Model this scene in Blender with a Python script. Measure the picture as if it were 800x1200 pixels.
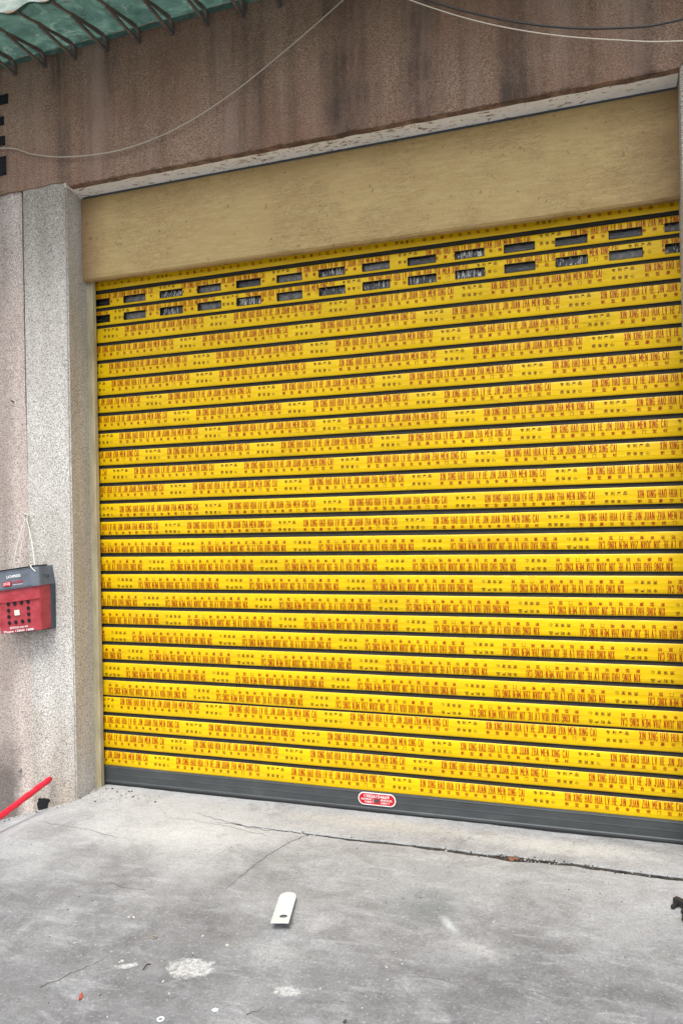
import bpy, bmesh, math, random
from mathutils import Vector, Matrix, noise
random.seed(7)
R = math.radians
for o in list(bpy.data.objects): bpy.data.objects.remove(o)
scene = bpy.context.scene
col = scene.collection

# ---------------------------------------------------------------- camera
cd = bpy.data.cameras.new('camera'); cam = bpy.data.objects.new('camera', cd); col.objects.link(cam)
cd.sensor_fit = 'VERTICAL'; cd.sensor_height = 36; cd.lens = 27.0
cd.clip_start = 0.05; cd.clip_end = 500
yaw, pit, rol = 0.3296, 0.0113, -0.0213
f = Vector((-math.sin(yaw)*math.cos(pit), math.cos(yaw)*math.cos(pit), math.sin(pit)))
r0 = Vector((math.cos(yaw), math.sin(yaw), 0)); u0 = r0.cross(f)
r = math.cos(rol)*r0 + math.sin(rol)*u0; u = -math.sin(rol)*r0 + math.cos(rol)*u0
M = Matrix((r, u, -f)).transposed().to_4x4(); M.translation = Vector((0, -3.5412, 1.4))
cam.matrix_world = M
scene.camera = cam

# ---------------------------------------------------------------- sky, sun, exposure (bright overcast)
SUN_EL, SUN_AZ = 62, 176      # azimuth clockwise from +Y; the light comes from behind the camera
w = bpy.data.worlds.new('World'); scene.world = w; w.use_nodes = True
nt = w.node_tree; bg = nt.nodes['Background']
sky = nt.nodes.new('ShaderNodeTexSky'); sky.sky_type = 'NISHITA'; sky.sun_disc = False
sky.sun_elevation = R(SUN_EL); sky.sun_rotation = R(SUN_AZ); sky.air_density = 1.0; sky.dust_density = 4.0
hs = nt.nodes.new('ShaderNodeHueSaturation'); hs.inputs['Saturation'].default_value = 0.40
nt.links.new(sky.outputs[0], hs.inputs['Color']); nt.links.new(hs.outputs[0], bg.inputs[0]); bg.inputs[1].default_value = 0.15
sd = bpy.data.lights.new('sun', 'SUN'); sd.energy = 1.5; sd.angle = R(24); sd.color = (1, .985, .96)
sun = bpy.data.objects.new('sun', sd); col.objects.link(sun)
dv = Vector((math.sin(R(SUN_AZ))*math.cos(R(SUN_EL)), math.cos(R(SUN_AZ))*math.cos(R(SUN_EL)), math.sin(R(SUN_EL))))
sun.rotation_euler = dv.to_track_quat('Z', 'Y').to_euler(); sun.location = dv*20
vs = scene.view_settings
vs.view_transform = 'Standard'; vs.look = 'None'; vs.gamma = 1; vs.use_curve_mapping = False; vs.exposure = 0.72

# ---------------------------------------------------------------- material helpers
def s2l(c):
    return tuple(((x/255)/12.92 if x/255 <= .04045 else ((x/255+.055)/1.055)**2.4) for x in c)
class Mat:
    def __init__(s, name, rough=.8, metal=0, base=(.5, .5, .5), spec=.5):
        s.m = bpy.data.materials.new(name); s.m.use_nodes = True; s.t = s.m.node_tree
        s.b = s.t.nodes['Principled BSDF']; s.b.inputs['Roughness'].default_value = rough
        s.b.inputs['Metallic'].default_value = metal; s.b.inputs['Base Color'].default_value = (*base, 1)
        s.b.inputs['Specular IOR Level'].default_value = spec
        s.tc = None
    def n(s, typ, **kw):
        x = s.t.nodes.new('ShaderNode'+typ)
        for k, v in kw.items():
            if k in x.inputs.keys(): x.inputs[k].default_value = v
            else: setattr(x, k, v)
        return x
    def l(s, a, b): s.t.links.new(a, b)
    def pos(s, scale=(1, 1, 1), loc=(0, 0, 0)):
        if not s.tc: s.tc = s.n('TexCoord')
        mp = s.n('Mapping'); mp.inputs['Scale'].default_value = scale; mp.inputs['Location'].default_value = loc
        s.l(s.tc.outputs['Object'], mp.inputs['Vector']); return mp.outputs[0]
    def noise(s, vec, scale, detail=4, rough=.6, dist=0):
        x = s.n('TexNoise'); x.inputs['Scale'].default_value = scale; x.inputs['Detail'].default_value = detail
        x.inputs['Roughness'].default_value = rough; x.inputs['Distortion'].default_value = dist
        s.l(vec, x.inputs['Vector']); return x.outputs[0]
    def voro(s, vec, scale, out='Color'):
        x = s.n('TexVoronoi'); x.inputs['Scale'].default_value = scale; s.l(vec, x.inputs['Vector']); return x.outputs[out]
    def ramp(s, fac, stops, interp='LINEAR'):
        x = s.n('ValToRGB'); x.color_ramp.interpolation = interp; e = x.color_ramp.elements
        while len(e) < len(stops): e.new(.5)
        for i, (p, c) in enumerate(stops):
            e[i].position = p; e[i].color = (*c, 1) if hasattr(c, '__len__') else (c, c, c, 1)
        s.l(fac, x.inputs[0]); return x.outputs[0]
    def mix(s, fac, a, b, mode='MIX'):
        x = s.n('Mix', data_type='RGBA', blend_type=mode)
        for i, v in ((0, fac), (6, a), (7, b)):
            if hasattr(v, 'is_linked') or hasattr(v, 'links'): s.l(v, x.inputs[i])
            elif i == 0: x.inputs[0].default_value = v
            else: x.inputs[i].default_value = (*v, 1)
        return x.outputs[2]
    def math(s, op, a, b=0.0, clamp=False):
        x = s.n('Math', operation=op, use_clamp=clamp)
        for i, v in ((0, a), (1, b)):
            if hasattr(v, 'links'): s.l(v, x.inputs[i])
            else: x.inputs[i].default_value = v
        return x.outputs[0]
    def bump(s, h, strength=.3, dist=.01, prev=None):
        x = s.n('Bump'); x.inputs['Strength'].default_value = strength; x.inputs['Distance'].default_value = dist
        s.l(h, x.inputs['Height'])
        if prev: s.l(prev, x.inputs['Normal'])
        return x.outputs[0]
    def color(s, c): s.l(c, s.b.inputs['Base Color'])
    def normal(s, c): s.l(c, s.b.inputs['Normal'])
    def xyz(s, vec):
        x = s.n('SeparateXYZ'); s.l(vec, x.inputs[0]); return x.outputs

def pebble(name, c_lo, c_mid, c_hi, grain=190, tint=None, tint_amt=.5):
    """washed pebble-dash render: pale and dark grains"""
    M_ = Mat(name, rough=.9, spec=.25); p = M_.pos()
    g = M_.n('SeparateColor'); M_.l(M_.voro(p, grain), g.inputs[0])
    g2 = M_.noise(p, grain*.55, 2, .7)
    k = M_.math('MULTIPLY_ADD', g.outputs[0], .55)
    M_.t.nodes[-1].inputs[2].default_value = 0
    k = M_.math('ADD', k, M_.math('MULTIPLY', g2, .62))
    c = M_.ramp(k, [(.30, c_lo), (.50, c_mid), (.78, c_hi)])
    big = M_.noise(p, 1.6, 4, .6)
    c = M_.mix(M_.math('MULTIPLY', M_.ramp(big, [(.35, 0.), (.7, 1.)]), tint_amt), c, tint if tint else c_mid)
    d = M_.noise(M_.pos((6, 6, .9)), 1.5, 4, .6)
    c = M_.mix(1.0, c, M_.ramp(d, [(.3, (.82, .81, .79)), (.62, (1, 1, 1))]), 'MULTIPLY')
    return M_, c, k

def finish(M_, c, k, st=.6, dist=.004):
    M_.color(c); M_.normal(M_.bump(k, st, dist)); return M_.m

MT = {}
# pale pebble-dash on the pillars
m_, c, k = pebble('pale_pebble_dash', s2l((118, 115, 110)), s2l((190, 186, 180)), s2l((236, 234, 228)), 290, s2l((172, 163, 150)), .3)
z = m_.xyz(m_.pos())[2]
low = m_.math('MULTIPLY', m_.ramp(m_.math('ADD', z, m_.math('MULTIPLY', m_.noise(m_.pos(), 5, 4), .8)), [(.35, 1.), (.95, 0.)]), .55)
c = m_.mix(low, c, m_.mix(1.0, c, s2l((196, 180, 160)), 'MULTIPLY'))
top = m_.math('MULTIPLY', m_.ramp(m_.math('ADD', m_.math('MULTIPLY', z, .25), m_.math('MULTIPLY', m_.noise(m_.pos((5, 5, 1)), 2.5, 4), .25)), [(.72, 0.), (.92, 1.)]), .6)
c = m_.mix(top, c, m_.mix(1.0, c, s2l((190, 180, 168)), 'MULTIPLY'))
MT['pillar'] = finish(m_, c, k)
# inner face, a cooler and slightly paler grey than the front
m_, c, k = pebble('grey_pebble_dash', s2l((128, 128, 130)), s2l((198, 198, 200)), s2l((234, 234, 236)), 260, s2l((188, 186, 184)), .4)
MT['reveal'] = finish(m_, c, k)
# pinkish wall left
m_, c, k = pebble('pink_pebble_dash', s2l((122, 110, 103)), s2l((186, 174, 166)), s2l((226, 217, 210)), 250, s2l((176, 150, 138)), .35)
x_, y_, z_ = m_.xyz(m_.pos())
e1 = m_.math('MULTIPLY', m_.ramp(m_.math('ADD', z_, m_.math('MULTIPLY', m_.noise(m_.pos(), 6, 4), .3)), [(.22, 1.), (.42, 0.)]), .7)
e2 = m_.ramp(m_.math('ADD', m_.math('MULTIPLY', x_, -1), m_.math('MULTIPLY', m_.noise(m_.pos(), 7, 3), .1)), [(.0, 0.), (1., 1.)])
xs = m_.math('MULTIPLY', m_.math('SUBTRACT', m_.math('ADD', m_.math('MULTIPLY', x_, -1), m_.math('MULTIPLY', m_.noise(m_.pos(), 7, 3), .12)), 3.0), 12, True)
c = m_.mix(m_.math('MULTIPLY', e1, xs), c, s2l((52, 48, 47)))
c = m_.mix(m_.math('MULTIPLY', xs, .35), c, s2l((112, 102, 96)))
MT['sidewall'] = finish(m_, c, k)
# dark weathered render above
m_, c, k = pebble('brown_weathered_render', s2l((104, 82, 68)), s2l((148, 120, 101)), s2l((192, 166, 146)), 340, s2l((140, 102, 82)), .55)
st = m_.noise(m_.pos((5.5, 5.5, .45), (.3, 0, 0)), 1.25, 5, .62)
c = m_.mix(m_.math('MULTIPLY', m_.math('MULTIPLY', m_.ramp(st, [(.46, 0.), (.66, 1.)]), m_.ramp(m_.noise(m_.pos(), 2.6, 5, .65), [(.35, .3), (.6, 1.)])), .85), c, s2l((74, 66, 62)))
st2 = m_.noise(m_.pos((4.0, 4.0, .35), (7.3, 0, 2)), 1.3, 5, .6)
c = m_.mix(m_.math('MULTIPLY', m_.ramp(st2, [(.52, 0.), (.66, 1.)]), .6), c, s2l((176, 150, 136)))
st3 = m_.noise(m_.pos((16, 16, .9), (2.3, 0, 5)), 1.3, 4, .6)
c = m_.mix(m_.math('MULTIPLY', m_.ramp(st3, [(.5, 0.), (.75, 1.)]), .22), c, s2l((84, 70, 64)))
bl = m_.noise(m_.pos(), 2.2, 5, .65)
c = m_.mix(m_.math('MULTIPLY', m_.ramp(bl, [(.45, 0.), (.7, 1.)]), .4), c, s2l((136, 98, 80)))
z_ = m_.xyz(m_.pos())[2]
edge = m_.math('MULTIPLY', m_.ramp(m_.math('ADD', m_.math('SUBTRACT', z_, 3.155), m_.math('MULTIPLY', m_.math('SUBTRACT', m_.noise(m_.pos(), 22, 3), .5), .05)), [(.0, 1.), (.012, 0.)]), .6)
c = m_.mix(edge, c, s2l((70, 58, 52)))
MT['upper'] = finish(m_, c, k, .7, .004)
# flaking white soffit
m_ = Mat('flaking_white_paint', rough=.85, spec=.2); p = m_.pos()
ch = m_.noise(m_.pos((1, 2, 1)), 26, 6, .7, .6)
big = m_.noise(p, 2.2, 2, .5)
k = m_.math('ADD', ch, m_.math('MULTIPLY', big, .35))
c = m_.ramp(k, [(.0, s2l((250, 250, 249))), (.74, s2l((248, 247, 245))), (.77, s2l((176, 158, 142))), (.86, s2l((130, 104, 90)))])
c = m_.mix(1.0, c, m_.ramp(m_.noise(p, 7, 4), [(.3, (.86, .86, .85)), (.65, (1, 1, 1))]), 'MULTIPLY')
m_.color(c); m_.normal(m_.bump(ch, .3, .004)); MT['white'] = m_.m
# ochre painted board
m_ = Mat('ochre_board', rough=.72, spec=.3); p = m_.pos()
g1 = m_.noise(m_.pos((1, 1, 7)), 9.0, 6, .7, .3); g2 = m_.noise(m_.pos((1, 1, 2)), 2.4, 5, .6)
c = m_.ramp(g1, [(.3, s2l((186, 160, 108))), (.5, s2l((196, 170, 118))), (.72, s2l((208, 184, 132)))])
c = m_.mix(m_.math('MULTIPLY', m_.ramp(g2, [(.4, 0.), (.68, 1.)]), .45), c, s2l((176, 148, 102)))
fg = m_.noise(p, 160, 3, .7); c = m_.mix(1.0, c, m_.ramp(fg, [(.3, (.88, .88, .87)), (.7, (1.06, 1.06, 1.06))]), 'MULTIPLY')
x_, y_, z_ = m_.xyz(p)
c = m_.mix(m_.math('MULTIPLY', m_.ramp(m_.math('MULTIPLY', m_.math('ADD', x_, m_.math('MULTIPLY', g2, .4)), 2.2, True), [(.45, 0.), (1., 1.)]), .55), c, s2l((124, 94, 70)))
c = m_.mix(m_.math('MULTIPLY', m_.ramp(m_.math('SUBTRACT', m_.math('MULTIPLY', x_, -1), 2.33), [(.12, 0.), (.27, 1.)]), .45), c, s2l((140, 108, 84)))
c = m_.mix(m_.math('MULTIPLY', m_.ramp(m_.math('ADD', z_, m_.math('MULTIPLY', m_.math('SUBTRACT', m_.noise(m_.pos((3, 1, 3)), 5, 5, .7), .5), .05)), [(0., 0.), (1., 0.)]), 0.), c, s2l((150, 130, 96)))
sc_ = m_.noise(m_.pos((3, 1, 16), (3, 1, 1)), 2.6, 7, .72, 2.5)
c = m_.mix(m_.math('MULTIPLY', m_.ramp(sc_, [(.485, 0.), (.5, 1.), (.515, 0.)]), m_.ramp(m_.noise(p, 3.0, 3, .6), [(.46, 0.), (.56, .95)])), c, s2l((96, 70, 52)))
dk = m_.noise(p, 40, 3, .6)
c = m_.mix(m_.math('MULTIPLY', m_.ramp(dk, [(.66, 0.), (.72, 1.)]), .6), c, s2l((108, 82, 60)))
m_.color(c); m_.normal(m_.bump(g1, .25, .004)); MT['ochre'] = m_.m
m_ = Mat('grey_beige_jamb', rough=.75, spec=.3)
m_.color(m_.ramp(m_.noise(m_.pos((4, 4, .8)), 5, 6, .65), [(.3, s2l((150, 140, 112))), (.55, s2l((190, 180, 148))), (.75, s2l((206, 198, 170)))])); MT['jamb'] = m_.m
# shutter film / metal / rubber / lettering
m_ = Mat('yellow_film', rough=.36, spec=.28); p = m_.pos()
n1 = m_.noise(m_.pos((.6, 1, 22)), 4, 4, .6); n2 = m_.noise(m_.pos((1.5, 1, 9)), 5, 5, .6, .6)
c = m_.ramp(m_.noise(m_.pos((1, 1, 3)), 2.4, 4), [(.3, (.72, .455, .002)), (.7, (.85, .565, .002))])
wr = m_.noise(m_.pos((1.6, 1, 11), (2, 0, 3)), 3.2, 5, .6, 1.6)
ridge = m_.math('MULTIPLY', m_.ramp(wr, [(.485, 0.), (.5, 1.), (.515, 0.)]), m_.ramp(m_.noise(m_.pos((1, 1, 2.5), (6, 1, 2)), 2.4, 2), [(.52, 0.), (.64, 1.)]))
dirt = m_.noise(m_.pos((1, 1, 1), (3, 3, 3)), 9, 6, .72)
c = m_.mix(m_.math('MULTIPLY', m_.ramp(dirt, [(.52, 0.), (.72, 1.)]), .22), c, s2l((176, 140, 40)))
m_.l(m_.ramp(dirt, [(.35, (.26,)*3), (.7, (.5,)*3)]), m_.b.inputs['Roughness'])
m_.color(c); m_.normal(m_.bump(n1, .14, .004, m_.bump(n2, .22, .006, m_.bump(ridge, .5, .003))))
MT['film'] = m_.m
m_ = Mat('grey_slat_metal', rough=.75, spec=.25)
m_.color(m_.ramp(m_.noise(m_.pos((1, 1, 5)), 12, 5), [(.3, s2l((36, 37, 34))), (.7, s2l((56, 56, 51)))])); MT['slatmetal'] = m_.m
m_ = Mat('charcoal_bar', rough=.45, spec=.5)
m_.color(m_.ramp(m_.noise(m_.pos((1, 1, 3)), 5, 6, .7), [(.3, s2l((56, 60, 62))), (.6, s2l((68, 72, 74))), (.85, s2l((90, 92, 90)))])); MT['bar'] = m_.m
MT['rubber'] = Mat('black_rubber', rough=.75, base=(.012, .012, .013)).m
MT['ink'] = Mat('red_ink', rough=.5, base=s2l((158, 24, 4)), spec=.3).m
MT['ink2'] = Mat('brown_ink', rough=.5, base=s2l((104, 52, 12)), spec=.3).m
# windows in the two vented slats
def pane_mat(name, lo, hi, a, b, sc, dist, rough=.22):
    m_ = Mat(name, rough=rough, spec=.6); n = m_.noise(m_.pos(sc), 14, 5, .65, dist)
    m_.color(m_.ramp(n, [(a, lo), (b, hi)])); m_.normal(m_.bump(n, .5, .006)); return m_.m
MT['pane_dark'] = pane_mat('dark_plastic_window', s2l((18, 20, 22)), s2l((96, 98, 96)), .54, .72, (1.0, 1, 7), .5)
MT['pane_grey'] = pane_mat('grey_plastic_window', s2l((44, 44, 43)), s2l((126, 124, 118)), .35, .75, (2.4, 1, 2), .8)
MT['pane_crinkle'] = pane_mat('crinkled_plastic_window', s2l((16, 17, 18)), s2l((204, 202, 195)), .53, .58, (3.2, 1, .9), 2.2)
# concrete
m_ = Mat('worn_concrete', rough=.88, spec=.3); p = m_.pos()
x_, y_, z_ = m_.xyz(p)
n1 = m_.noise(p, 1.3, 6, .62, .3); n2 = m_.noise(m_.pos((1, 1, 1), (4, 2, 0)), 6, 6, .68, .2); n3 = m_.noise(p, 90, 3, .7); n4 = m_.noise(m_.pos((1.6, 5, 1), (1, 9, 0)), 3, 6, .65, .8)
c = m_.ramp(n1, [(.3, s2l((104, 104, 105))), (.5, s2l((126, 126, 127))), (.72, s2l((150, 151, 151)))])
c = m_.mix(m_.math('MULTIPLY', m_.ramp(n2, [(.42, 0.), (.66, 1.)]), .5), c, s2l((166, 167, 168)))
c = m_.mix(m_.math('MULTIPLY', m_.ramp(n2, [(.25, 1.), (.42, 0.)]), .5), c, s2l((104, 103, 101)))
c = m_.mix(m_.math('MULTIPLY', m_.ramp(n4, [(.52, 0.), (.66, 1.)]), .42), c, s2l((188, 190, 191)))
# concrete turns paler towards the wall, most strongly on the left
wall_pale = m_.ramp(m_.math('ADD', m_.math('MULTIPLY', m_.math('ADD', y_, 1.3), .62), m_.math('MULTIPLY', m_.math('SUBTRACT', n1, .5), .9)), [(.0, 0.), (.55, 1.)])
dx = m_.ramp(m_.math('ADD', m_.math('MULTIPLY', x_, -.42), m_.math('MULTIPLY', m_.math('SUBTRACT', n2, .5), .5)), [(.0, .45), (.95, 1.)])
c = m_.mix(m_.math('MULTIPLY', m_.math('MULTIPLY', wall_pale, dx), .85), c, s2l((196, 197, 197)))
n7 = m_.noise(m_.pos((1, 1, 1), (8, 3, 0)), 3.2, 7, .7, .5); c = m_.mix(m_.math('MULTIPLY', m_.ramp(n7, [(.50, 0.), (.66, 1.)]), .5), c, s2l((116, 115, 114)))
# threshold strip: yellower mortar
def blob(cx, cy, rx, ry, rot, lo, hi, amp=.7):
    mp = m_.n('Mapping', vector_type='TEXTURE'); mp.inputs['Location'].default_value = (cx, cy, 0)
    mp.inputs['Rotation'].default_value = (0, 0, rot); mp.inputs['Scale'].default_value = (rx, ry, 1000)
    m_.l(m_.tc.outputs['Object'], mp.inputs['Vector'])
    ln = m_.n('VectorMath', operation='LENGTH'); m_.l(mp.outputs[0], ln.inputs[0])
    d = m_.math('ADD', ln.outputs['Value'], m_.math('MULTIPLY', m_.math('SUBTRACT', nb, .5), amp*2))
    return m_.ramp(d, [(lo, 1.), (hi, 0.)])
nb = m_.noise(p, 16, 6, .72, .4)
fn = m_.ramp(m_.noise(p, 75, 5, .75), [(.38, .15), (.56, 1.)])
def bl(cx, cy, rx, ry, rot, lo, hi, colr, k, amp=.7):
    global c
    if k >= .7: k = m_.math('MULTIPLY', fn, k)
    c = m_.mix(m_.math('MULTIPLY', blob(cx, cy, rx, ry, rot, lo, hi, amp), k), c, s2l(colr))
bl(-1.27, -1.40, .085, .06, .2, .75, .95, (214, 214, 211), .8, .9)
bl(-.93, -1.42, .045, .03, .2, .7, .95, (214, 214, 211), .75, 1.)
bl(-1.05, -1.24, .08, .11, .2, .3, 1.1, (186, 187, 186), .42, 1.7)
bl(-.97, -1.02, .10, .07, .4, .2, 1.1, (192, 193, 192), .45, 1.7)
bl(-1.47, -1.45, .04, .018, .5, .7, .95, (222, 222, 220), .8, .8)
bl(-.64, -.80, .19, .16, .5, .2, 1.1, (112, 118, 118), .6, .7)
bl(-.54, -.91, .085, .024, -1.0, .1, 1.1, (214, 220, 224), .62, .3)
bl(-.42, -1.03, .11, .05, -.6, .2, 1.1, (192, 192, 189), .4, 1.7)
bl(-1.9, -.50, .5, .22, .2, .2, 1., (212, 213, 211), .6, .6)
bl(-1.0, -.14, .55, .09, .0, .3, 1., (196, 190, 176), .45, .6)
bl(-.2, -.16, .5, .10, .0, .3, 1., (214, 212, 206), .5, .6)
bl(-.55, -.12, .08, .03, .3, .3, 1., (150, 146, 140), .6, .6)
c = m_.mix(m_.math('MULTIPLY', m_.ramp(n3, [(.3, 1.), (.46, 0.)]), .45), c, s2l((92, 90, 88)))
c = m_.mix(m_.math('MULTIPLY', m_.ramp(n3, [(.58, 0.), (.7, 1.)]), .3), c, s2l((226, 226, 224)))
sp = m_.noise(m_.pos((1, 1, 1), (3, 3, 3)), 55, 2, .5)
c = m_.mix(m_.math('MULTIPLY', m_.ramp(sp, [(.765, 0.), (.785, 1.)]), .8), c, s2l((226, 226, 224)))
n5 = m_.noise(p, 28, 6, .75); c = m_.mix(1.0, c, m_.ramp(n5, [(.3, (.87, .87, .88)), (.5, (1, 1, 1)), (.7, (1.08, 1.08, 1.08))]), 'MULTIPLY')
n6 = m_.noise(p, 230, 2, .6); c = m_.mix(1.0, c, m_.ramp(n6, [(.3, (.80, .80, .80)), (.7, (1.12, 1.12, 1.12))]), 'MULTIPLY')
c = m_.mix(1.0, c, (.82, .835, .85), 'MULTIPLY')
# groove dirt
gd = m_.math('MULTIPLY', m_.ramp(m_.math('MULTIPLY', z_, -30), [(.045, 0.), (.13, 1.)]), m_.ramp(m_.math('ABSOLUTE', m_.math('ADD', y_, .335)), [(.045, 1.), (.06, 0.)]))
gd = m_.math('MULTIPLY', gd, m_.ramp(m_.math('ADD', x_, 2.0), [(.05, 0.), (.2, 1.)]))
c = m_.mix(gd, c, m_.mix(m_.ramp(nb, [(.4, 0.), (.6, 1.)]), s2l((40, 37, 33)), s2l((78, 73, 66))))
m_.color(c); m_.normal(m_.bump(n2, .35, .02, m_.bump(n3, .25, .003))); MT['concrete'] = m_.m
m_ = Mat('crack_dirt', rough=.95, spec=.1)
m_.color(m_.ramp(m_.noise(m_.pos(), 60, 4), [(.3, s2l((52, 48, 44))), (.7, s2l((108, 102, 95)))])); MT['dirt'] = m_.m
MT['grit'] = Mat('pale_grit', rough=.9, base=s2l((176, 173, 167))).m
MT['grit_dark'] = Mat('dark_grit', rough=.9, base=s2l((70, 66, 62))).m
# awning
m_ = Mat('green_awning_sheet', rough=.6, spec=.4); n1 = m_.noise(m_.pos((1, 1, 1)), 5, 6, .7, 1.2); n2 = m_.noise(m_.pos((1, 1, 1), (5, 5, 5)), 9, 6, .75, 1.5)
c = m_.ramp(n1, [(.3, s2l((70, 96, 90))), (.5, s2l((104, 138, 128))), (.72, s2l((146, 172, 162)))])
c = m_.mix(m_.math('MULTIPLY', m_.ramp(n2, [(.585, 0.), (.61, 1.), (.65, .3)]), .8), c, s2l((170, 190, 180)))
c = m_.mix(m_.math('MULTIPLY', m_.ramp(n2, [(.30, 1.), (.40, 0.)]), .6), c, s2l((62, 58, 52)))
m_.color(c)
tr = m_.n('BsdfTranslucent'); m_.l(c, tr.inputs['Color']); mx = m_.n('MixShader'); mx.inputs[0].default_value = .35
out = m_.t.nodes['Material Output']; m_.l(m_.b.outputs[0], mx.inputs[1]); m_.l(tr.outputs[0], mx.inputs[2]); m_.l(mx.outputs[0], out.inputs[0])
MT['awning'] = m_.m
m_ = Mat('faded_awning_sheet', rough=.55, spec=.4)
c = m_.ramp(m_.noise(m_.pos(), 7, 6, .7, 1.), [(.3, s2l((150, 176, 168))), (.6, s2l((214, 222, 216)))]); m_.color(c)
tr = m_.n('BsdfTranslucent'); m_.l(c, tr.inputs['Color']); mx = m_.n('MixShader'); mx.inputs[0].default_value = .6
out = m_.t.nodes['Material Output']; m_.l(m_.b.outputs[0], mx.inputs[1]); m_.l(tr.outputs[0], mx.inputs[2]); m_.l(mx.outputs[0], out.inputs[0])
MT['awning_pale'] = m_.m
m_ = Mat('rusty_steel', rough=.8, spec=.3)
m_.color(m_.ramp(m_.noise(m_.pos(), 18, 5), [(.35, s2l((92, 88, 86))), (.7, s2l((140, 120, 106)))])); MT['steel'] = m_.m
MT['dark'] = Mat('dark_recess', rough=.9, base=(.016, .017, .02), spec=.2).m
MT['wire_pale'] = Mat('pale_cable', rough=.6, base=s2l((196, 186, 172))).m
MT['wire_mid'] = Mat('grey_cable', rough=.6, base=s2l((186, 176, 162))).m
MT['wire_dark'] = Mat('dark_cable', rough=.6, base=s2l((56, 52, 50))).m
MT['cord'] = Mat('white_cord', rough=.8, base=s2l((222, 218, 206))).m
# box
m_ = Mat('faded_red_plastic', rough=.42, spec=.5)
c = m_.ramp(m_.noise(m_.pos((1, 1, 2)), 18, 5, .6), [(.3, s2l((156, 44, 54))), (.7, s2l((190, 76, 84)))])
sc = m_.noise(m_.pos((1, 1, 5)), 26, 6, .75, 1.); c = m_.mix(m_.math('MULTIPLY', m_.ramp(sc, [(.56, 0.), (.64, 1.)]), .5), c, s2l((120, 60, 62)))
m_.color(c); MT['boxred'] = m_.m
m_ = Mat('slate_grey_plastic', rough=.45, spec=.5)
m_.color(m_.ramp(m_.noise(m_.pos(), 14, 4), [(.3, s2l((82, 90, 100))), (.7, s2l((104, 112, 122)))])); MT['boxgrey'] = m_.m
MT['boxdark'] = Mat('dark_grey_plastic', rough=.5, base=s2l((62, 74, 82))).m
MT['whiteink'] = Mat('white_print', rough=.6, base=(.8, .8, .8)).m
MT['stickerred'] = Mat('red_print', rough=.35, base=s2l((190, 20, 34))).m
m_ = Mat('red_plastic_film', rough=.35, spec=.5)
m_.color(m_.ramp(m_.noise(m_.pos((1, 1, 1)), 40, 3), [(.3, s2l((196, 18, 44))), (.7, s2l((226, 44, 70)))])); m_.normal(m_.bump(m_.noise(m_.pos(), 60, 4), .5, .004)); MT['pipe'] = m_.m
MT['plate'] = Mat('white_plastic', rough=.4, base=s2l((208, 216, 214))).m
MT['black'] = Mat('black_plastic', rough=.5, base=s2l((34, 35, 37))).m
MT['greenish'] = Mat('grey_green_plastic', rough=.5, base=s2l((112, 126, 118))).m
MT['orange'] = Mat('orange_scrap', rough=.6, base=s2l((212, 112, 88))).m
MT['galv'] = Mat('galvanised_metal', rough=.45, metal=.6, base=s2l((170, 168, 160))).m
MT['brown'] = Mat('brown_leaf', rough=.8, base=s2l((120, 82, 60))).m

# ---------------------------------------------------------------- object helpers
def link(name, me, mats, parent=None, loc=None):
    o = bpy.data.objects.new(name, me); col.objects.link(o)
    for m in (mats if isinstance(mats, (list, tuple)) else [mats]): me.materials.append(m)
    if parent: o.parent = parent
    if loc: o.location = loc
    return o
def obj(name, bm, mats, parent=None, smooth=False, loc=None):
    me = bpy.data.meshes.new(name); bmesh.ops.recalc_face_normals(bm, faces=bm.faces) if smooth != 'keep' else None
    bm.to_mesh(me); bm.free()
    if smooth is True: me.polygons.foreach_set('use_smooth', [True]*len(me.polygons))
    return link(name, me, mats, parent, loc)
def tag(o, label=None, cat=None, group=None, kind=None):
    for k, v in (('label', label), ('category', cat), ('group', group), ('kind', kind)):
        if v: o[k] = v
    return o
def empty(name, loc=(0, 0, 0), rot=(0, 0, 0)):
    o = bpy.data.objects.new(name, None); col.objects.link(o); o.location = loc; o.rotation_euler = rot; o.empty_display_size = .1
    return o
def box(bm, x0, x1, y0, y1, z0, z1, bev=0, mi=0, mat=None):
    v = [bm.verts.new((x, y, z)) for x in (x0, x1) for y in (y0, y1) for z in (z0, z1)]
    fs = [bm.faces.new([v[i] for i in q]) for q in ((0, 1, 3, 2), (4, 6, 7, 5), (0, 4, 5, 1), (2, 3, 7, 6), (0, 2, 6, 4), (1, 5, 7, 3))]
    for q in fs: q.material_index = mi
    if bev:
        es = list({e for q in fs for e in q.edges})
        bmesh.ops.bevel(bm, geom=es, offset=bev, segments=2, affect='EDGES', profile=.6)
    if mat:
        bmesh.ops.transform(bm, matrix=mat, verts=[q for q in bm.verts])
    return fs
def prism(bm, pts, lo, hi, axis=2, mi=0):
    """extrude a closed 2-D outline along an axis"""
    def P(p, h):
        return (p[0], p[1], h) if axis == 2 else ((p[0], h, p[1]) if axis == 1 else (h, p[0], p[1]))
    a = [bm.verts.new(P(p, lo)) for p in pts]; b = [bm.verts.new(P(p, hi)) for p in pts]; n = len(pts)
    F = [bm.faces.new(a[::-1]), bm.faces.new(b)] + [bm.faces.new((a[i], a[(i+1) % n], b[(i+1) % n], b[i])) for i in range(n)]
    for q in F: q.material_index = mi
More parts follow.
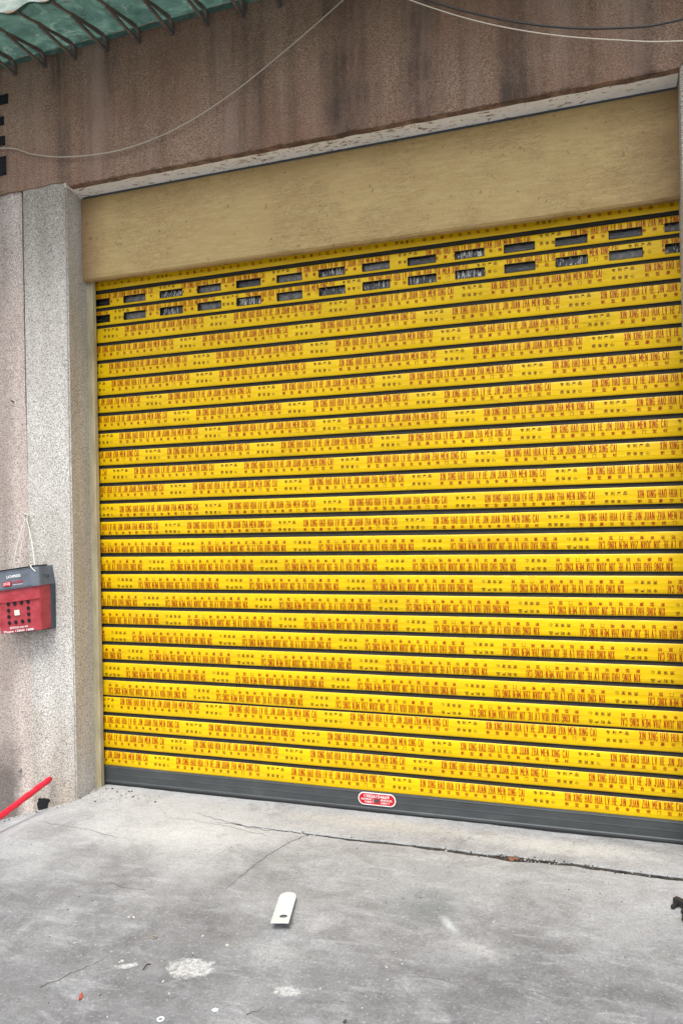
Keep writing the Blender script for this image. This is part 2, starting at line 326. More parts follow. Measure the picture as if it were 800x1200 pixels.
def tube(bm, pts, rad, seg=8, caps=True):
    pts = [Vector(p) for p in pts]; rings = []
    for i, p in enumerate(pts):
        t = (pts[min(i+1, len(pts)-1)] - pts[max(i-1, 0)]).normalized()
        a = t.cross(Vector((0, 0, 1))); a = a.normalized() if a.length > .05 else t.cross(Vector((0, 1, 0))).normalized()
        b = t.cross(a); q = rad[i] if isinstance(rad, (list, tuple)) else rad
        rings.append([bm.verts.new(p + (a*math.cos(2*math.pi*k/seg) + b*math.sin(2*math.pi*k/seg))*q) for k in range(seg)])
    for A, B in zip(rings, rings[1:]):
        for k in range(seg): bm.faces.new((A[k], A[(k+1) % seg], B[(k+1) % seg], B[k]))
    if caps: bm.faces.new(rings[0][::-1]); bm.faces.new(rings[-1])
def spline(pts, n=10):
    pts = [Vector(p) for p in pts]; out = []
    for i in range(len(pts)-1):
        p0, p1, p2, p3 = pts[max(i-1, 0)], pts[i], pts[i+1], pts[min(i+2, len(pts)-1)]
        for k in range(n):
            t = k/n
            out.append(.5*((2*p1)+(p2-p0)*t+(2*p0-5*p1+4*p2-p3)*t*t+(3*p1-p0-3*p2+p3)*t**3))
    out.append(pts[-1]); return out
def text_mesh(s, size=1.0, bold=0.0, res=1, space=1.0):
    cu = bpy.data.curves.new('txt', 'FONT'); cu.body = s; cu.size = size; cu.resolution_u = res; cu.offset = bold; cu.space_character = space
    o = bpy.data.objects.new('txt', cu); col.objects.link(o)
    dg = bpy.context.evaluated_depsgraph_get(); dg.update()
    me = bpy.data.meshes.new_from_object(o.evaluated_get(dg))
    V = [(v.co.x, v.co.y) for v in me.vertices]; F = [tuple(p.vertices) for p in me.polygons]
    bpy.data.objects.remove(o); bpy.data.curves.remove(cu); bpy.data.meshes.remove(me)
    return V, F
def fit_text(s, x0, x1, z0, z1, bold=0.0, res=1):
    """text filling exactly the rectangle"""
    V, F = text_mesh(s, 1.0, bold, res)
    if not V: return [], []
    a, b = min(v[0] for v in V), max(v[0] for v in V); c_, d = min(v[1] for v in V), max(v[1] for v in V)
    return [(x0+(v[0]-a)/(b-a)*(x1-x0), z0+(v[1]-c_)/(d-c_)*(z1-z0)) for v in V], F

def hgt(x, y):      # lie of the ground: it drops away to the left of the door
    t = max(0.0, -2.58-x); return -.32*min(t, .7)*(1 if t < .7 else 1)

def gz(x, y):
    z = hgt(x, y)
    if -4 < x < .8 and -2.3 < y < .05:
        z += .004*noise.noise(Vector((x*2.2, y*2.2, 0))) + .0016*noise.noise(Vector((x*14, y*14, 5)))
        if y > -.33: z += .003*min(1, max(0, (x+1.7)/.5))
    return z
# ---------------------------------------------------------------- ground
def crack_y(x): return -.327 - .012*noise.noise(Vector((x*3.1, 0, 0))) - .007*noise.noise(Vector((x*17, 3, 0))) + (.045*max(0, (-1.4-x))**1.0 if x < -1.4 else 0)
def crack_w(x):
    if x < -1.75: return 0
    t = min(1, (x+1.75)/1.1)
    wv = .0030+.0115*t + .004*noise.noise(Vector((x*9, 7, 0)))*t
    wv += .010*math.exp(-((x+.40)/.07)**2)
    return max(0.001, wv)
def lin(a, b, n): return [a+(b-a)*i/n for i in range(n)]
xs = [-60, -30, -15, -8, -5]+lin(-4, -3.3, 10)+lin(-3.3, .6, 440)+[.6, .7, .9, 1.3, 2, 4, 8, 15, 30, 60]
ys = [-60, -30, -15, -8, -5, -3.5, -2.8, -2.3]+lin(-2.0, -.44, 120)+lin(-.44, -.26, 80)+lin(-.26, .0, 24)+[.0, .06, .3, 3, 20]
bm = bmesh.new(); grid = []
for y in ys:
    row = []
    for x in xs:
        z = hgt(x, y)
        if -4 < x < .8 and -2.3 < y < .05:
            z += .004*noise.noise(Vector((x*2.2, y*2.2, 0))) + .0016*noise.noise(Vector((x*14, y*14, 5)))
            if y > -.33: z += .003*min(1, max(0, (x+1.7)/.5))
            wv = crack_w(x)
            if wv > 0:
                d = abs(y-crack_y(x)+.003*noise.noise(Vector((x*60, y*60, 1))))
                if d < wv: z -= .045*min(1, (wv-d)/.0025)*(.75+.5*noise.noise(Vector((x*40, y*40, 9))))
        row.append(bm.verts.new((x, y, z)))
    grid.append(row)
for j in range(len(ys)-1):
    for i in range(len(xs)-1):
        bm.faces.new((grid[j][i], grid[j][i+1], grid[j+1][i+1], grid[j+1][i]))
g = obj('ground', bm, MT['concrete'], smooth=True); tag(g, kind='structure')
# hairline cracks
def hair(bm, pts, w0, w1, n=30):
    P = spline([(a, b, 0) for a, b in pts], n); L_ = len(P); last = None
    for i, p in enumerate(P):
        t = i/(L_-1); q = p + Vector((noise.noise(p*23)*.012, noise.noise(p*23+Vector((9, 9, 9)))*.012, 0)) + Vector((noise.noise(p*90)*.003, noise.noise(p*90+Vector((9, 9, 9)))*.003, 0))
        d = (P[min(i+1, L_-1)]-P[max(i-1, 0)]).normalized(); nn = Vector((-d.y, d.x, 0)); ww = 1.7*(w0+(w1-w0)*t)*(.7+.8*abs(noise.noise(p*50)))*.5
        zz = gz(q.x, q.y)+.0008
        a = bm.verts.new((q.x+nn.x*ww, q.y+nn.y*ww, zz)); b = bm.verts.new((q.x-nn.x*ww, q.y-nn.y*ww, zz))
        if last: bm.faces.new((last[0], a, b, last[1]))
        last = (a, b)
bm = bmesh.new()
hair(bm, [(-1.90, -.24), (-1.82, -.275), (-1.70, -.30), (-1.55, -.335), (-1.40, -.335)], .001, .004)
hair(bm, [(-1.29, -.335), (-1.36, -.52), (-1.39, -.73), (-1.40, -.9)], .0032, .0012)
hair(bm, [(-2.0, -.33), (-1.75, -.34), (-1.45, -.40)], .001, .0015)
hair(bm, [(-1.85, -.98), (-1.78, -1.00), (-1.70, -.99)], .002, .001)
hair(bm, [(-1.66, -1.63), (-1.60, -1.52), (-1.56, -1.43)], .003, .001)
hair(bm, [(-.995, -1.56), (-.965, -1.50)], .003, .001)
hair(bm, [(-2.55, -.55), (-2.3, -.56), (-2.1, -.60)], .0015, .001)
hair(bm, [(-.62, -.26), (-.58, -.16)], .0014, .001)
tag(obj('ground_crack', bm, MT['dirt']), kind='structure')

# loose grit: uncountable
bm = bmesh.new()
def stone(bm, x, y, s, mi, sq=.6):
    M_ = Matrix.Translation((x, y, gz(x, y)+s*sq*.5)) @ Matrix.Rotation(random.random()*6, 4, 'Z') @ Matrix.Diagonal((s, s*random.uniform(.5, 1), s*sq, 1))
    q = bmesh.ops.create_icosphere(bm, subdivisions=1, radius=1, matrix=M_)
    for v in q['verts']: v.co += Vector((random.uniform(-1, 1), random.uniform(-1, 1), random.uniform(-1, 1)))*s*.22
    for fc in {fc for v in q['verts'] for fc in v.link_faces}: fc.material_index = mi
for i in range(330):
    x, y = random.uniform(-2.7, .3), random.uniform(-1.85, -.1)
    stone(bm, x, y, random.choice([.0012, .0016, .002, .0026, .0032]), 0 if random.random() < .5 else 1)
for i in range(130):     # crumbs at the foot of the pillar and door
    x = -2.62+abs(random.gauss(0, .22)); y = -.06-abs(random.gauss(0, .10))
    stone(bm, x, y, random.uniform(.002, .008), 0 if random.random() < .8 else 1)
for i in range(150):     # crumbs along the crack
    x = random.uniform(-1.4, .3) if i % 2 else random.gauss(-.32, .1); y = crack_y(x)+random.gauss(0, .012)
    stone(bm, x, y, random.uniform(.0015, .006), 0 if random.random() < .3 else 1)
for i in range(70):
    x = random.uniform(-3.2, -2.6); stone(bm, x, -.25-abs(random.gauss(0, .04)), random.uniform(.002, .006), random.choice((0, 0, 1)))
for q in range(20):
    stone(bm, random.uniform(-1.75, -.6), random.uniform(-1.7, -1.15), random.choice([.004, .005, .007]), 0, .5)
tag(obj('grit', bm, [MT['grit'], MT['grit_dark']]), 'pale loose grit and crumbs of mortar scattered over the concrete', 'grit', kind='stuff')

# ---------------------------------------------------------------- building
bld = empty('shop_building', (0, 0, 0)); bld['label'] = 'weathered shop front with pebble-dash pillars and brown render above the yellow shutter'; bld['category'] = 'building'
def part(name, bm, mats, parent=bld, smooth=False):
    o = obj(name, bm, mats, parent, smooth)
    p = parent
    while p: o.data.transform(Matrix.Translation(-p.location)) if p.type == 'EMPTY' else None; p = p.parent
    return o
# left pillar with a rough foot, its reveal slightly splayed
bm = bmesh.new()
prism(bm, [(-2.873, -.24), (-2.600, -.24), (-2.628, -.048), (-2.632, .30), (-2.873, .30)], -.25, 3.19)
bmesh.ops.bevel(bm, geom=[e for e in bm.edges if all(abs(v.co.x+2.6) < .001 and abs(v.co.y+.24) < .001 for v in e.verts)], offset=.008, segments=3, affect='EDGES')
for fc in bm.faces:
    fc.normal_update()
    if abs(fc.normal.x) > .8 and fc.calc_center_median().x > -2.7: fc.material_index = 1
pil = part('pillar', bm, [MT['pillar'], MT['reveal']])
# mouse hole at the foot
bm = bmesh.new()
prism(bm, [(-2.835, -.09), (-2.79, -.09), (-2.779, -.06), (-2.776, -.04), (-2.768, -.034), (-2.764, -.024), (-2.774, -.016), (-2.786, -.019), (-2.800, -.015), (-2.818, -.020), (-2.832, -.017), (-2.843, -.026), (-2.841, -.036), (-2.849, -.048), (-2.846, -.07)], -.2408, -.2402, 1)
part('drain_hole', bm, MT['dark'], bld)
# right pillar
bm = bmesh.new(); prism(bm, [(.322, -.24), (1.0, -.24), (1.0, .30), (.330, .30), (.328, -.05)], -.05, 3.175)
part('pillar', bm, [MT['pillar']])
# side wall, set back a little, with a ragged joint against the pillar
bm = bmesh.new()
edge = []
for i in range(0, 60):
    z = -.4+i*(3.19+.4)/59
    if z > 1.5: e = -2.878-.006*min(1, (z-1.5)/.5)-.005*noise.noise(Vector((z*5, 1, 0)))-.004*(z-1.5)
    else: e = -2.874
    edge.append((e, z))
pts = [(-9, -.4)]+edge+[(-9, 3.19)]
prism(bm, pts, -.232, .0, 1); part('side_wall', bm, MT['sidewall'])
bm = bmesh.new(); box(bm, -9, -2.87, -.005, .30, -.4, 3.2); part('core_wall', bm, MT['upper'])
bm = bmesh.new(); box(bm, 1.0, 9, -.232, .30, -.05, 3.18); part('side_wall', bm, MT['sidewall'])
# upper wall
bm = bmesh.new(); lowpts = []
x = 9
while x > -9:
    inside = -2.60 < x < .322
    zb = 3.160 if inside else 3.186
    amp = .004 if inside else .008
    lowpts.append((x, zb+amp*noise.noise(Vector((x*11, 0, 0)))+(0 if inside else .004*noise.noise(Vector((x*40, 5, 0))))))
    x -= .02 if -3.3 < x < .7 else .5
prism(bm, [(-9, 6.6), (9, 6.6)]+lowpts[:-1], -.246, -.205, 1)
part('upper_wall', bm, MT['upper'])
bm = bmesh.new(); box(bm, -9, 9, -.205, .30, 3.20, 6.6); part('core_wall', bm, MT['upper'])
# soffit
bm = bmesh.new(); box(bm, -2.600, .322, -.2445, -.02, 3.1655, 3.20); box(bm, -2.632, -2.6001, -.2395, -.02, 3.162, 3.19); part('soffit', bm, MT['white'])
# ochre board over the roller and the two ochre jambs
bm = bmesh.new(); N = 60
prof = [(-.088, 3.160), (-.092, 2.95), (-.090, 2.745), (-.086, 2.725), (-.075, 2.716), (-.030, 2.722), (-.030, 3.160)]
rings = []
for i in range(N+1):
    x = -2.626+(.326+2.626)*i/N
    rings.append([bm.verts.new((x, y+.004*noise.noise(Vector((x*1.5, z*2, 0)))*(1 if y < -.05 else 0), z+(.004*noise.noise(Vector((x*7, 2, z)))-.010*(x+2.6)/3 if z < 2.8 else 0))) for y, z in prof])
for A, B in zip(rings, rings[1:]):
    for k in range(len(prof)): bm.faces.new((A[k], A[(k+1) % len(prof)], B[(k+1) % len(prof)], B[k]))
bm.faces.new(rings[0]); bm.faces.new(rings[-1][::-1])
part('fascia_board', bm, MT['ochre'])
bm = bmesh.new(); box(bm, -2.632, -2.589, -.050, -.020, -.02, 2.728, .003); part('door_jamb', bm, MT['jamb'])
bm = bmesh.new(); box(bm, -2.61, .322, -.094, -.0885, 3.1575, 3.1652); part('board_shadow_line', bm, MT['boxdark'])  # added dark strip, stands in for the shadow line between board and soffit
# vent holes high on the left
for j, (z0, z1, xr) in enumerate([(3.665, 3.715, -2.955), (3.555, 3.60, -2.985), (3.445, 3.495, -2.98), (3.285, 3.385, -2.975)]):
    bm = bmesh.new(); x0 = xr-.14
    for a in ((x0, x0+.006, z0, z1), (xr-.006, xr, z0, z1), (x0, xr, z0, z0+.006), (x0, xr, z1-.006, z1)): box(bm, a[0], a[1], -.251, -.2455, a[2], a[3])
    fr = part('vent_opening', bm, MT['dark'])
    bm = bmesh.new(); box(bm, x0+.006, xr-.006, -.2485, -.2465, z0+.006, z1-.006)
    obj('grille', bm, MT['dark'], fr)

# ---------------------------------------------------------------- roller shutter
P_, Z1 = .0957, 2.676
thk = {i: .0095 for i in range(0, 29)}
thk.update({1: .011, 2: .009, 3: .0085, 14: .0115, 15: .012, 16: .0105, 24: .0048, 10: .0105})
def linez(i): return Z1-(i-1)*P_
S = [-.127, -.114, .256, .186, .005, .083, .097, -.205, -.041, .140, -.218, .229, -.070, .134, -.107,
     -.201, .269, .072, .234, -.287, .027, .129, -.016, -.128, .116, -.003, -.095, -.198]
sh = empty('roller_shutter', (-1.15, 0, 0)); tag(sh, 'closed roller shutter of yellow printed slats with red lettering above a charcoal bottom bar', 'roller shutter')
# one period of the print, x to the right, z up from the middle of the capitals
per = []
words = 'XIN XING HAO HUA LV HE JIN JUAN ZHA MEN XING CAI'.split()
LET = {'X': [((0, 0), (1, 1)), ((0, 1), (1, 0))], 'I': [((.5, 0), (.5, 1))], 'N': [((0, 0), (0, 1)), ((0, 1), (1, 0)), ((1, 0), (1, 1))],
 'G': [((1, .78), (.75, 1)), ((.75, 1), (.25, 1)), ((.25, 1), (0, .75)), ((0, .75), (0, .25)), ((0, .25), (.25, 0)), ((.25, 0), (.75, 0)), ((.75, 0), (1, .2)), ((1, .2), (1, .46)), ((1, .46), (.55, .46))],
 'H': [((0, 0), (0, 1)), ((1, 0), (1, 1)), ((0, .5), (1, .5))], 'A': [((0, 0), (.5, 1)), ((.5, 1), (1, 0)), ((.2, .33), (.8, .33))],
 'O': [((.25, 1), (.75, 1)), ((.25, 1), (0, .78)), ((0, .78), (0, .22)), ((0, .22), (.25, 0)), ((.25, 0), (.75, 0)), ((.75, 0), (1, .22)), ((1, .22), (1, .78)), ((1, .78), (.75, 1))],
 'U': [((0, 1), (0, .2)), ((0, .2), (.25, 0)), ((.25, 0), (.75, 0)), ((.75, 0), (1, .2)), ((1, .2), (1, 1))], 'L': [((0, 1), (0, 0)), ((0, 0), (1, 0))],
 'V': [((0, 1), (.5, 0)), ((.5, 0), (1, 1))], 'E': [((0, 0), (0, 1)), ((0, 1), (1, 1)), ((0, .52), (.85, .52)), ((0, 0), (1, 0))],
 'J': [((.8, 1), (.8, .2)), ((.8, .2), (.55, 0)), ((.55, 0), (.2, 0)), ((.2, 0), (0, .2))], 'Z': [((0, 1), (1, 1)), ((1, 1), (0, 0)), ((0, 0), (1, 0))],
 'M': [((0, 0), (0, 1)), ((0, 1), (.5, .3)), ((.5, .3), (1, 1)), ((1, 1), (1, 0))],
 'C': [((1, .78), (.75, 1)), ((.75, 1), (.25, 1)), ((.25, 1), (0, .75)), ((0, .75), (0, .25)), ((0, .25), (.25, 0)), ((.25, 0), (.75, 0)), ((.75, 0), (1, .22))]}
CW = {'I': .5, 'M': 1.25, 'J': .9, 'L': .9}; GAP = .85
tot = sum(CW.get(q, 1) for wd in words for q in wd)+GAP*(len(words)-1); unit = .48/tot; cx = 0; HW = .00128
for wd in words:
    for q in wd:
        wq = CW.get(q, 1)*unit; x0, x1 = cx+unit*.09+HW, cx+wq-unit*.09-HW
        for (ax_, az_), (bx_, bz_) in LET[q]:
            a = Vector((x0+(x1-x0)*ax_, (az_-.5)*.0335)); b = Vector((x0+(x1-x0)*bx_, (bz_-.5)*.0335)); d = (b-a).normalized(); nn = Vector((-d.y, d.x))*HW
            hor = abs(d.x) > .9; a = a-d*HW*.6; b = b+d*HW*.6
            if hor: nn = nn*.85
            per.append(([tuple(a-nn), tuple(b-nn), tuple(b+nn), tuple(a+nn)], [(0, 1, 2, 3)], 0))
        cx += wq
    cx += GAP*unit
def cjk(ch, x, z, s, mi):
    V, F = text_mesh(ch, 1.0, .012, 0)
    if not V: return
    a, b = min(v[0] for v in V), max(v[0] for v in V); c_, d = min(v[1] for v in V), max(v[1] for v in V)
    sc = s/max(b-a, d-c_); per.append(([(x+(v[0]-(a+b)/2)*sc, z+(v[1]-(c_+d)/2)*sc) for v in V], F, mi))
for i, ch in enumerate('新型豪华铝合金卷闸门型材'): cjk(ch, .010+i*.0418, -.031, .0165, 0)
for i, ch in enumerate('专利产品'): cjk(ch, .527+i*.0255, .006, .0160, 1)
for i, ch in enumerate('质保放心'): cjk(ch, .527+i*.0255, -.029, .0160, 1)
def slice_z(V, F, step=.0045):
    b = bmesh.new(); vv = [b.verts.new((x, 0, z)) for x, z in V]
    for fc in F:
        try: b.faces.new([vv[q] for q in fc])
        except ValueError: pass
    lo, hi = min(z for _, z in V), max(z for _, z in V); z = math.floor(lo/step)*step+.0011
    while z < hi:
        if z > lo: bmesh.ops.bisect_plane(b, geom=b.verts[:]+b.edges[:]+b.faces[:], plane_co=(0, 0, z), plane_no=(0, 0, 1), dist=1e-6)
        z += step
    b.verts.index_update(); out = [(v.co.x, v.co.z) for v in b.verts], [tuple(v.index for v in fc.verts) for fc in b.faces]
    b.free(); return out
per = [(*(slice_z(V, F) if F else (V, F)), mi) for V, F, mi in per]
PER = .652
XL, XRr = -2.66, .36
holes = [(.27-.2245*k, .27-.2245*k+.135) for k in range(13, -1, -1)]
prof_t = [(0, .0), (.04, -.0022), (.12, -.0034), (.26, -.0042), (.38, -.0045), (.40, -.0048), (.42, -.0045), (.60, -.0045), (.72, -.0042), (.74, -.0045), (.76, -.0041), (.90, -.0032), (.96, -.0022), (1, .0)]
def prof_y(t):
    for (a, ya), (b, yb) in zip(prof_t, prof_t[1:]):
        if a <= t <= b: return ya+(yb-ya)*(t-a)/(b-a)
    return 0
for i in range(1, 29):
    zt = linez(i-1)-thk[i-1]; zb = linez(i)+thk[i] if i < 28 else .1005
    H_ = zt-zb; hz = {2: (2.600, 2.636), 3: (2.508, 2.547)}.get(i)
    bm = bmesh.new()
    ts = sorted({t for t, _ in prof_t} | ({(zt-hz[0])/H_, (zt-hz[1])/H_} if hz else set()))
    xb = [XL]+lin(-2.62, .34, 74)+[.34, XRr]
    if hz: xb = sorted(set([x for x in xb if not any(abs(x-h) < .008 for q in holes for h in q)]+[h for q in holes for h in q if XL < h < XRr]))
    def inh(x, t):
        if not hz: return False
        z = zt-t*H_
        return hz[0] < z < hz[1] and any(a < x < b for a, b in holes)
    sag = [.0022*noise.noise(Vector((x*2.2, i*3.7, 0))) for x in xb]
    sag2 = [.0022*noise.noise(Vector((x*2.2, (i+1)*3.7, 0))) for x in xb]
    gv = [[bm.verts.new((x, prof_y(t)+.0008*noise.noise(Vector((x*6, t*3, i))), zt-t*H_+(sag[j]*(1-t)+sag2[j]*t)*.5)) for t in ts] for j, x in enumerate(xb)]
    for j in range(len(xb)-1):
        for k in range(len(ts)-1):
            if inh((xb[j]+xb[j+1])/2, (ts[k]+ts[k+1])/2): continue
            q = bm.faces.new((gv[j][k], gv[j][k+1], gv[j+1][k+1], gv[j+1][k])); q.smooth = True
    if hz:   # thickness of the punched openings
        for a, b in holes:
            if b < XL: continue
            for (xa, xb_, za, zb_) in ((a-.001, a, hz[0], hz[1]), (b, b+.001, hz[0], hz[1]), (a, b, hz[0]-.001, hz[0]), (a, b, hz[1], hz[1]+.001)):
                for q in box(bm, xa, xb_, -.0060, .0120, za, zb_): q.material_index = 1
    # interlock below this slat (bare metal)
    z0 = zb; z1 = linez(i)-thk[i] if i < 28 else .1005
    if i < 28:
        pr = [(0, z0), (.006, z0-.001), (.007, (z0+z1)/2), (.004, z1+.0015), (.001, z1)]
        if i == 1: pass
        gg = [[bm.verts.new((x, y, z+sag2[j]*.5)) for y, z in pr] for j, x in enumerate(xb)]
        for j in range(len(xb)-1):
            for k in range(len(pr)-1):
                q = bm.faces.new((gg[j][k], gg[j][k+1], gg[j+1][k+1], gg[j+1][k])); q.material_index = 1
    # printed words
    flip = 16 <= i <= 24
    off = {2: .016, 3: .018, 14: .031, 15: .029, 26: .022}.get(i, .019)
    zc = (zt-off) if not flip else (zb+{16: .017, 24: .026}.get(i, .020))
    s0 = S[i-1]
    for kk in range(-5, 6):
        for pi, (V, F, mi) in enumerate(per):
            if not V: continue
            base = s0+kk*PER if not flip else s0+kk*PER
            W = []
            ok = True
            for (vx, vz) in V:
                X = base+vx if not flip else base-vx; Z = zc+vz if not flip else zc-vz
                W.append((X, Z))
            if max(a for a, _ in W) < XL+.03 or min(a for a, _ in W) > XRr-.01: continue
            vs_ = []
            for X, Z in W:
                t = min(1, max(0, (zt-Z)/H_)); jx = min(max(X, XL), XRr)
                sg = .5*(.0022*noise.noise(Vector((X*2.2, i*3.7, 0)))*(1-t)+.0022*noise.noise(Vector((X*2.2, (i+1)*3.7, 0)))*t)
                vs_.append(bm.verts.new((X, prof_y(t)-.0010-(pi % 5)*.00004+.0008*noise.noise(Vector((X*6, t*3, i))), Z+sg)))
            for fc in F:
                mxx = sum(W[a][0] for a in fc)/len(fc); mz = sum(W[a][1] for a in fc)/len(fc)
                if not (XL+.01 < mxx < XRr-.01) or not (zb+.001 < mz < zt-.001): continue
                if hz and hz[0]-.001 < mz < hz[1]+.001 and any(a-.001 < mxx < b+.001 for a, b in holes): continue
                try: q = bm.faces.new([vs_[a] for a in fc]); q.material_index = 2+mi
                except ValueError: pass
    bmesh.ops.delete(bm, geom=[v for v in bm.verts if not v.link_faces], context='VERTS')
    sl = obj('slat', bm, [MT['film'], MT['slatmetal'], MT['ink'], MT['ink2']], sh, smooth='keep')
    sl.data.transform(Matrix.Translation((1.15, 0, 0)))
    if hz:
        kinds2 = {2: 'dgcgdgcgdcdddgdd', 3: 'dgcgcgccccdcgcdd'}[i]
        for k, (a, b) in enumerate(holes):
            if b < XL: continue
            bm = bmesh.new(); kd = kinds2[k % len(kinds2)]
            xa, xb2 = max(a, XL)-.004, min(b, XRr)+.004
            box(bm, xa, xb2, .0125, .0145, hz[0]-.004, hz[1]+.004)
            if k in (1, 2) or kd == 'g':
                pass
            o = obj('slat_window', bm, MT[{'g': 'pane_grey', 'd': 'pane_dark', 'c': 'pane_crinkle'}[kd]], sl); o.data.transform(Matrix.Translation((1.15, 0, 0)))
# bottom bar with ridges, rubber seal
bm = bmesh.new()
bp = [(.004, .1005), (-.004, .1000), (-.0055, .094), (-.0075, .0925), (-.0075, .0900), (-.006, .0885), (-.006, .060), (-.0066, .058), (-.0066, .053), (-.006, .051), (-.006, .024), (-.011, .020), (-.011, .012), (.004, .012)]
prism(bm, bp, XL, XRr, 0); bb = obj('bottom_bar', bm, MT['bar'], sh); bb.data.transform(Matrix.Translation((1.15, 0, 0)))
bm = bmesh.new(); box(bm, XL, XRr, -.0125, .004, .0, .0119); o = obj('rubber_seal', bm, MT['rubber'], sh); o.data.transform(Matrix.Translation((1.15, 0, 0)))
# red number plate sticker
def rr(w, h, rad, n=6):
    out = []
    for cx, cy, a0 in ((w/2-rad, h/2-rad, 0), (-w/2+rad, h/2-rad, 90), (-w/2+rad, -h/2+rad, 180), (w/2-rad, -h/2+rad, 270)):
        for k in range(n+1):
            a = R(a0+90*k/n); out.append((cx+rad*math.cos(a), cy+rad*math.sin(a)))
    return out
STX, STZ = -1.060+1.15, .066
bm = bmesh.new(); prism(bm, [(STX+a, STZ+b) for a, b in rr(.186, .060, .028)], -.0125, -.0112, 1); stk = obj('sticker', bm, MT['whiteink'], sh)
bm = bmesh.new(); prism(bm, [(STX+a, STZ+b) for a, b in rr(.176, .050, .0235)], -.0135, -.0126, 1); obj('red_field', bm, MT['stickerred'], stk)
def flat_text(s, x0, x1, z0, z1, y, name, mat, parent, bold=0.01, res=2):
    V, F = fit_text(s, x0, x1, z0, z1, bold, res); bm = bmesh.new()
    vv = [bm.verts.new((a, y, b)) for a, b in V]
    for fc in F:
        try: bm.faces.new([vv[q] for q in fc])
        except ValueError: pass
    return obj(name, bm, mat, parent, smooth='keep')
flat_text('13826154669', STX-.062, STX+.062, STZ+.006, STZ+.021, -.0139, 'lettering', MT['whiteink'], stk, .015)
flat_text('电动卷闸门', STX-.078, STX-.016, STZ-.007, STZ+.003, -.0139, 'lettering', MT['whiteink'], stk)
flat_text('维修安装', STX+.018, STX+.076, STZ-.007, STZ+.003, -.0139, 'lettering', MT['whiteink'], stk)
flat_text('不锈钢门', STX-.062, STX-.016, STZ-.020, STZ-.010, -.0139, 'lettering', MT['whiteink'], stk)
flat_text('水晶折门', STX+.018, STX+.062, STZ-.020, STZ-.010, -.0139, 'lettering', MT['whiteink'], stk)
bm = bmesh.new(); prism(bm, [(STX+.012*math.cos(a*.4488), STZ-.007+.010*math.sin(a*.4488)) for a in range(14)], -.0142, -.0137, 1); obj('emblem', bm, MT['boxdark'], stk)

# ---------------------------------------------------------------- awning
aw = empty('awning', (-1.8, -.246, 3.87)); tag(aw, 'mottled green corrugated awning on steel brackets along the top of the wall', 'awning')
AO = Vector((1.8, .246, -3.87))
def sheet_z(y): return 3.890-.207*(-.246-y)
def sheet(x0, x1, y0, y1, dz=0):
    bm = bmesh.new(); nx = int((x1-x0)/.012); ny = 14; G = []
    for i in range(nx+1):
        x = x0+(x1-x0)*i/nx
        G.append([bm.verts.new((x, y0+(y1-y0)*j/ny, sheet_z(y0+(y1-y0)*j/ny)+dz+.012*math.sin(x*2*math.pi/.192)*(.25+.75*j/ny)+.006*noise.noise(Vector((x*4, j*.4, dz))))) for j in range(ny+1)])
    for i in range(nx):
        for j in range(ny):
            q = bm.faces.new((G[i][j], G[i+1][j], G[i+1][j+1], G[i][j+1])); q.smooth = True
    bmesh.ops.solidify(bm, geom=list(bm.faces), thickness=.003)
    return bm
o = obj('roof_sheet', sheet(-4.3, .9, -.2465, -.675), MT['awning'], aw, smooth=True); o.data.transform(Matrix.Translation(AO))
o = obj('eaves_sheet', sheet(-4.3, .9, -.655, -.95, .012), MT['awning_pale'], aw, smooth=True); o.data.transform(Matrix.Translation(AO))
bm = bmesh.new(); box(bm, -4.3, .9, -.262, -.2465, 3.862, 3.878); o = obj('wall_strip', bm, MT['awning'], aw); o.data.transform(Matrix.Translation(AO))
bm = bmesh.new(); T_ = .005
def strap(bm, pts, wdt=.016, th=.008):
    for k, (a, b) in enumerate(zip(pts, pts[1:])):
        a, b = Vector((0, *a)), Vector((0, *b)); d = (b-a).normalized(); n = Vector((0, -d.z, d.y))
        q = [a-d*.003-n*th, b+d*.003-n*th, b+d*.003+n*th, a-d*.003+n*th]; hw = wdt/2-.0006*k
        lo = [bm.verts.new(p+Vector((-hw, 0, 0))) for p in q]; hi = [bm.verts.new(p+Vector((hw, 0, 0))) for p in q]
        bm.faces.new(lo); bm.faces.new(hi[::-1])
        for m in range(4): bm.faces.new((lo[m], hi[m], hi[(m+1) % 4], lo[(m+1) % 4]))
strap(bm, [(-.002, -.066), (-.012, -.012), (-.035, .001), (-.12, -.012), (-.27, -.042), (-.41, -.073)])
br0 = obj('bracket', bm, MT['steel'], aw)
bm = bmesh.new(); strap(bm, [(-.004, -.062), (-.27, -.052)], .012, .006)
st0 = obj('strut', bm, MT['steel'], br0)
for k in range(-6, 13):
    X = -2.901+.1905*k+1.8
    if k == -6: b = br0
    else:
        b = br0.copy(); col.objects.link(b); b.parent = aw
        s = st0.copy(); col.objects.link(s); s.parent = b
    b.location = (X, -.0008, 0); b.rotation_euler = (0, 0, R(random.uniform(-1.2, 1.2)))

